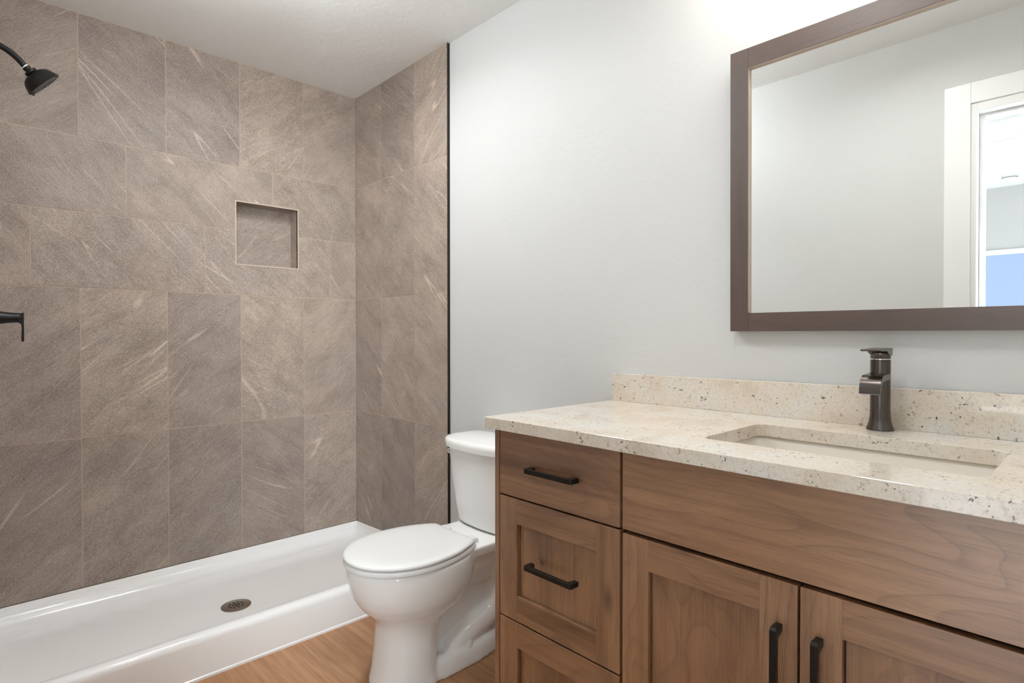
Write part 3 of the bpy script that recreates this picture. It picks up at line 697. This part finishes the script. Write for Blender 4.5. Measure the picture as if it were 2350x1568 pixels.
# faucet
fa = thing('faucet', 'dark bronze single lever faucet standing behind the sink', 'faucet', (-.065, YV + .002, ZT))
FX, FY = -.065, YV + .002
mb = MB(); mb.lathe([(0, 0), (.0270, 0), (.0270, .0022), (.0252, .008), (.0230, .015), (.0212, .024), (.0202, .035), (.0198, .050), (.0198, .1575), (.0190, .1583), (0, .1583)], (FX, FY, ZT + .0001), seg=56); obj('body', mb, M_bronze, fa, 40)
mb = MB(); mb.lathe([(0, .158), (.0172, .158), (.0172, .1606), (0, .1606)], (FX, FY, ZT), seg=48); lab(obj('neck_ring', mb, M_chrome, fa, 40), 'bright ring under the handle')
mb = MB(); mb.lathe([(0, .1606), (.0193, .1606), (.0198, .1612), (.0198, .1795), (0, .1805)], (FX, FY, ZT), seg=56)
lever = obj('handle', mb, M_bronze, fa, 40)
mb = MB(); z_ = ZT + .1795
mb.prism([(-.0485, z_ - .012), (-.0485, z_ + .0052), (-.143, z_ + .0030), (-.143, z_ - .0008), (-.092, z_ - .0016), (-.082, z_ - .007), (-.070, z_ - .010)], 'y', FY - .0197, FY + .0197); obj('lever', mb, M_bronze, lever, None, .0008)
mb = MB()
up = [(-.064, 1.0572), (-.118, 1.0545)] + [(-.118 - .0305 * math.sin(a), 1.0195 + .0350 * math.cos(a)) for a in [math.radians(q) for q in range(10, 86, 8)]] + [(-.1492, 1.0150)]
lo = [(-.1435, 1.0150)] + [(-.118 - .0235 * math.sin(a), 1.0170 + .0245 * math.cos(a)) for a in [math.radians(q) for q in range(82, 6, -8)]] + [(-.112, 1.0420), (-.064, 1.0435)]
mb.prism(up + lo, 'y', FY - .0203, FY + .0203)
sp_ = obj('spout', mb, M_bronze, fa, 30, .0006)
mb = MB(); mb.box(-.1462, -.1442, FY - .0165, FY + .0165, 1.0140, 1.0155); lab(obj('outlet', mb, M_chrome, sp_), 'bright slot of the spout outlet')

# ------------------------------------------------------------------ mirror
mi = thing('wall_mirror', 'large mirror in a dark brown wooden frame above the vanity', 'mirror', (0, YV, 1.155))
MY0, MY1, MZ0, MZ1, MW = 2 * YV + 2.138, -2.138, 1.1525, 1.9115, .0495
XF, XB = -.0300, -.0080
def espr(name, y0, y1, z0, z1, ax):
    mb = MB(); mb.box(XF, XB, y0, y1, z0, z1, grain(ax)); return obj(name, mb, M_esp, mi, None, .0008)
espr('frame_stile', MY1 - MW, MY1, MZ0, MZ1, 'z'); espr('frame_stile', MY0, MY0 + MW, MZ0, MZ1, 'z')
espr('frame_rail', MY0 + MW + .0006, MY1 - MW - .0006, MZ1 - MW - .0035, MZ1, 'y'); espr('frame_rail', MY0 + MW + .0006, MY1 - MW - .0006, MZ0, MZ0 + MW, 'y')
M_lip = simple('bare_wood_edge', srgb(188, 170, 152), .35)
mb = MB(); l_ = .0009
mb.box(XF + .0008, -.0197, MY1 - MW - l_, MY1 - MW - .00005, MZ0 + MW + .001, MZ1 - MW - .0045); mb.box(XF + .0008, -.0197, MY0 + MW + .00005, MY0 + MW + l_, MZ0 + MW + .001, MZ1 - MW - .0045)
mb.box(XF + .0008, -.0197, MY0 + MW + .001, MY1 - MW - .001, MZ1 - MW - .0045, MZ1 - MW - .0036); lab(obj('inner_edge', mb, M_lip, mi), 'lighter inner edge of the frame')
mb = MB(); mb.box(-.0195, -.0165, MY0 + MW - .01, MY1 - MW + .01, MZ0 + MW - .01, MZ1 - MW + .008); lab(obj('glass', mb, M_mirror, mi), 'mirror glass')
mi.rotation_euler = (0, math.radians(-0.50), 0)

# ------------------------------------------------------------------ lamps as things (above the picture's edge)
vl = thing('vanity_light', 'three lamp vanity light on the wall above the mirror', 'wall lamp', (0, YV, 2.24))
mb = MB(); mb.box(-.022, -.0005, YV - .30, YV + .30, 2.215, 2.265); obj('backplate', mb, M_blk, vl, None, .004)
for k in (-1, 0, 1):
    yk = YV + .24 * k
    mb = MB(); mb.tube([(-.02, yk, 2.24), (-.09, yk, 2.245), (-.125, yk, 2.262), (-.13, yk, 2.275)], .008, 14); mb.lathe([(0, 0), (.025, 0), (.028, -.045), (0, -.045)], (-.13, yk, 2.300), seg=24); obj('arm', mb, M_blk, vl, 40)
    mb = MB(); mb.lathe([(0, .055)] + [(.045 * math.sin(q * math.pi / 10), .045 * math.cos(q * math.pi / 10)) for q in range(2, 10)] + [(0, -.045)], (-.13, yk, 2.200), seg=24); obj('bulb', mb, M_bulb, vl, 80)
cl_ = thing('ceiling_light', 'opal glass globe ceiling light in the middle of the room', 'ceiling lamp', (-.95, -1.14, H))
mb = MB(); mb.lathe([(0, 0), (.065, 0), (.060, -.022), (.012, -.030), (.012, -.050), (.035, -.055), (.035, -.065), (0, -.065)], (-.95, -1.14, H), seg=40); obj('canopy', mb, M_blk, cl_, 40)
mb = MB(); mb.lathe([(.11 * math.sin(q * math.pi / 20), .11 * math.cos(q * math.pi / 20)) for q in range(21)], (-.95, -1.14, 2.29), seg=40); obj('globe', mb, M_globe, cl_, 80)
for (x_, y_, _p), l_ in zip(DOWN, ('flat white ring of an added fill light on the ceiling nearest the shower', 'flat white ring of an added fill light on the ceiling above the vanity side')):
    dl = thing('added_downlight', l_, 'ceiling lamp', (x_, y_, H), 'added fill lights on the ceiling')  # rings around the added ceiling fill lights
    mb = MB(); mb.lathe([(.085, 0), (.115, 0), (.115, -.006), (.095, -.010), (.085, -.010)], (x_, y_, H), seg=48); obj('ring', mb, M_trimw, dl, 40)
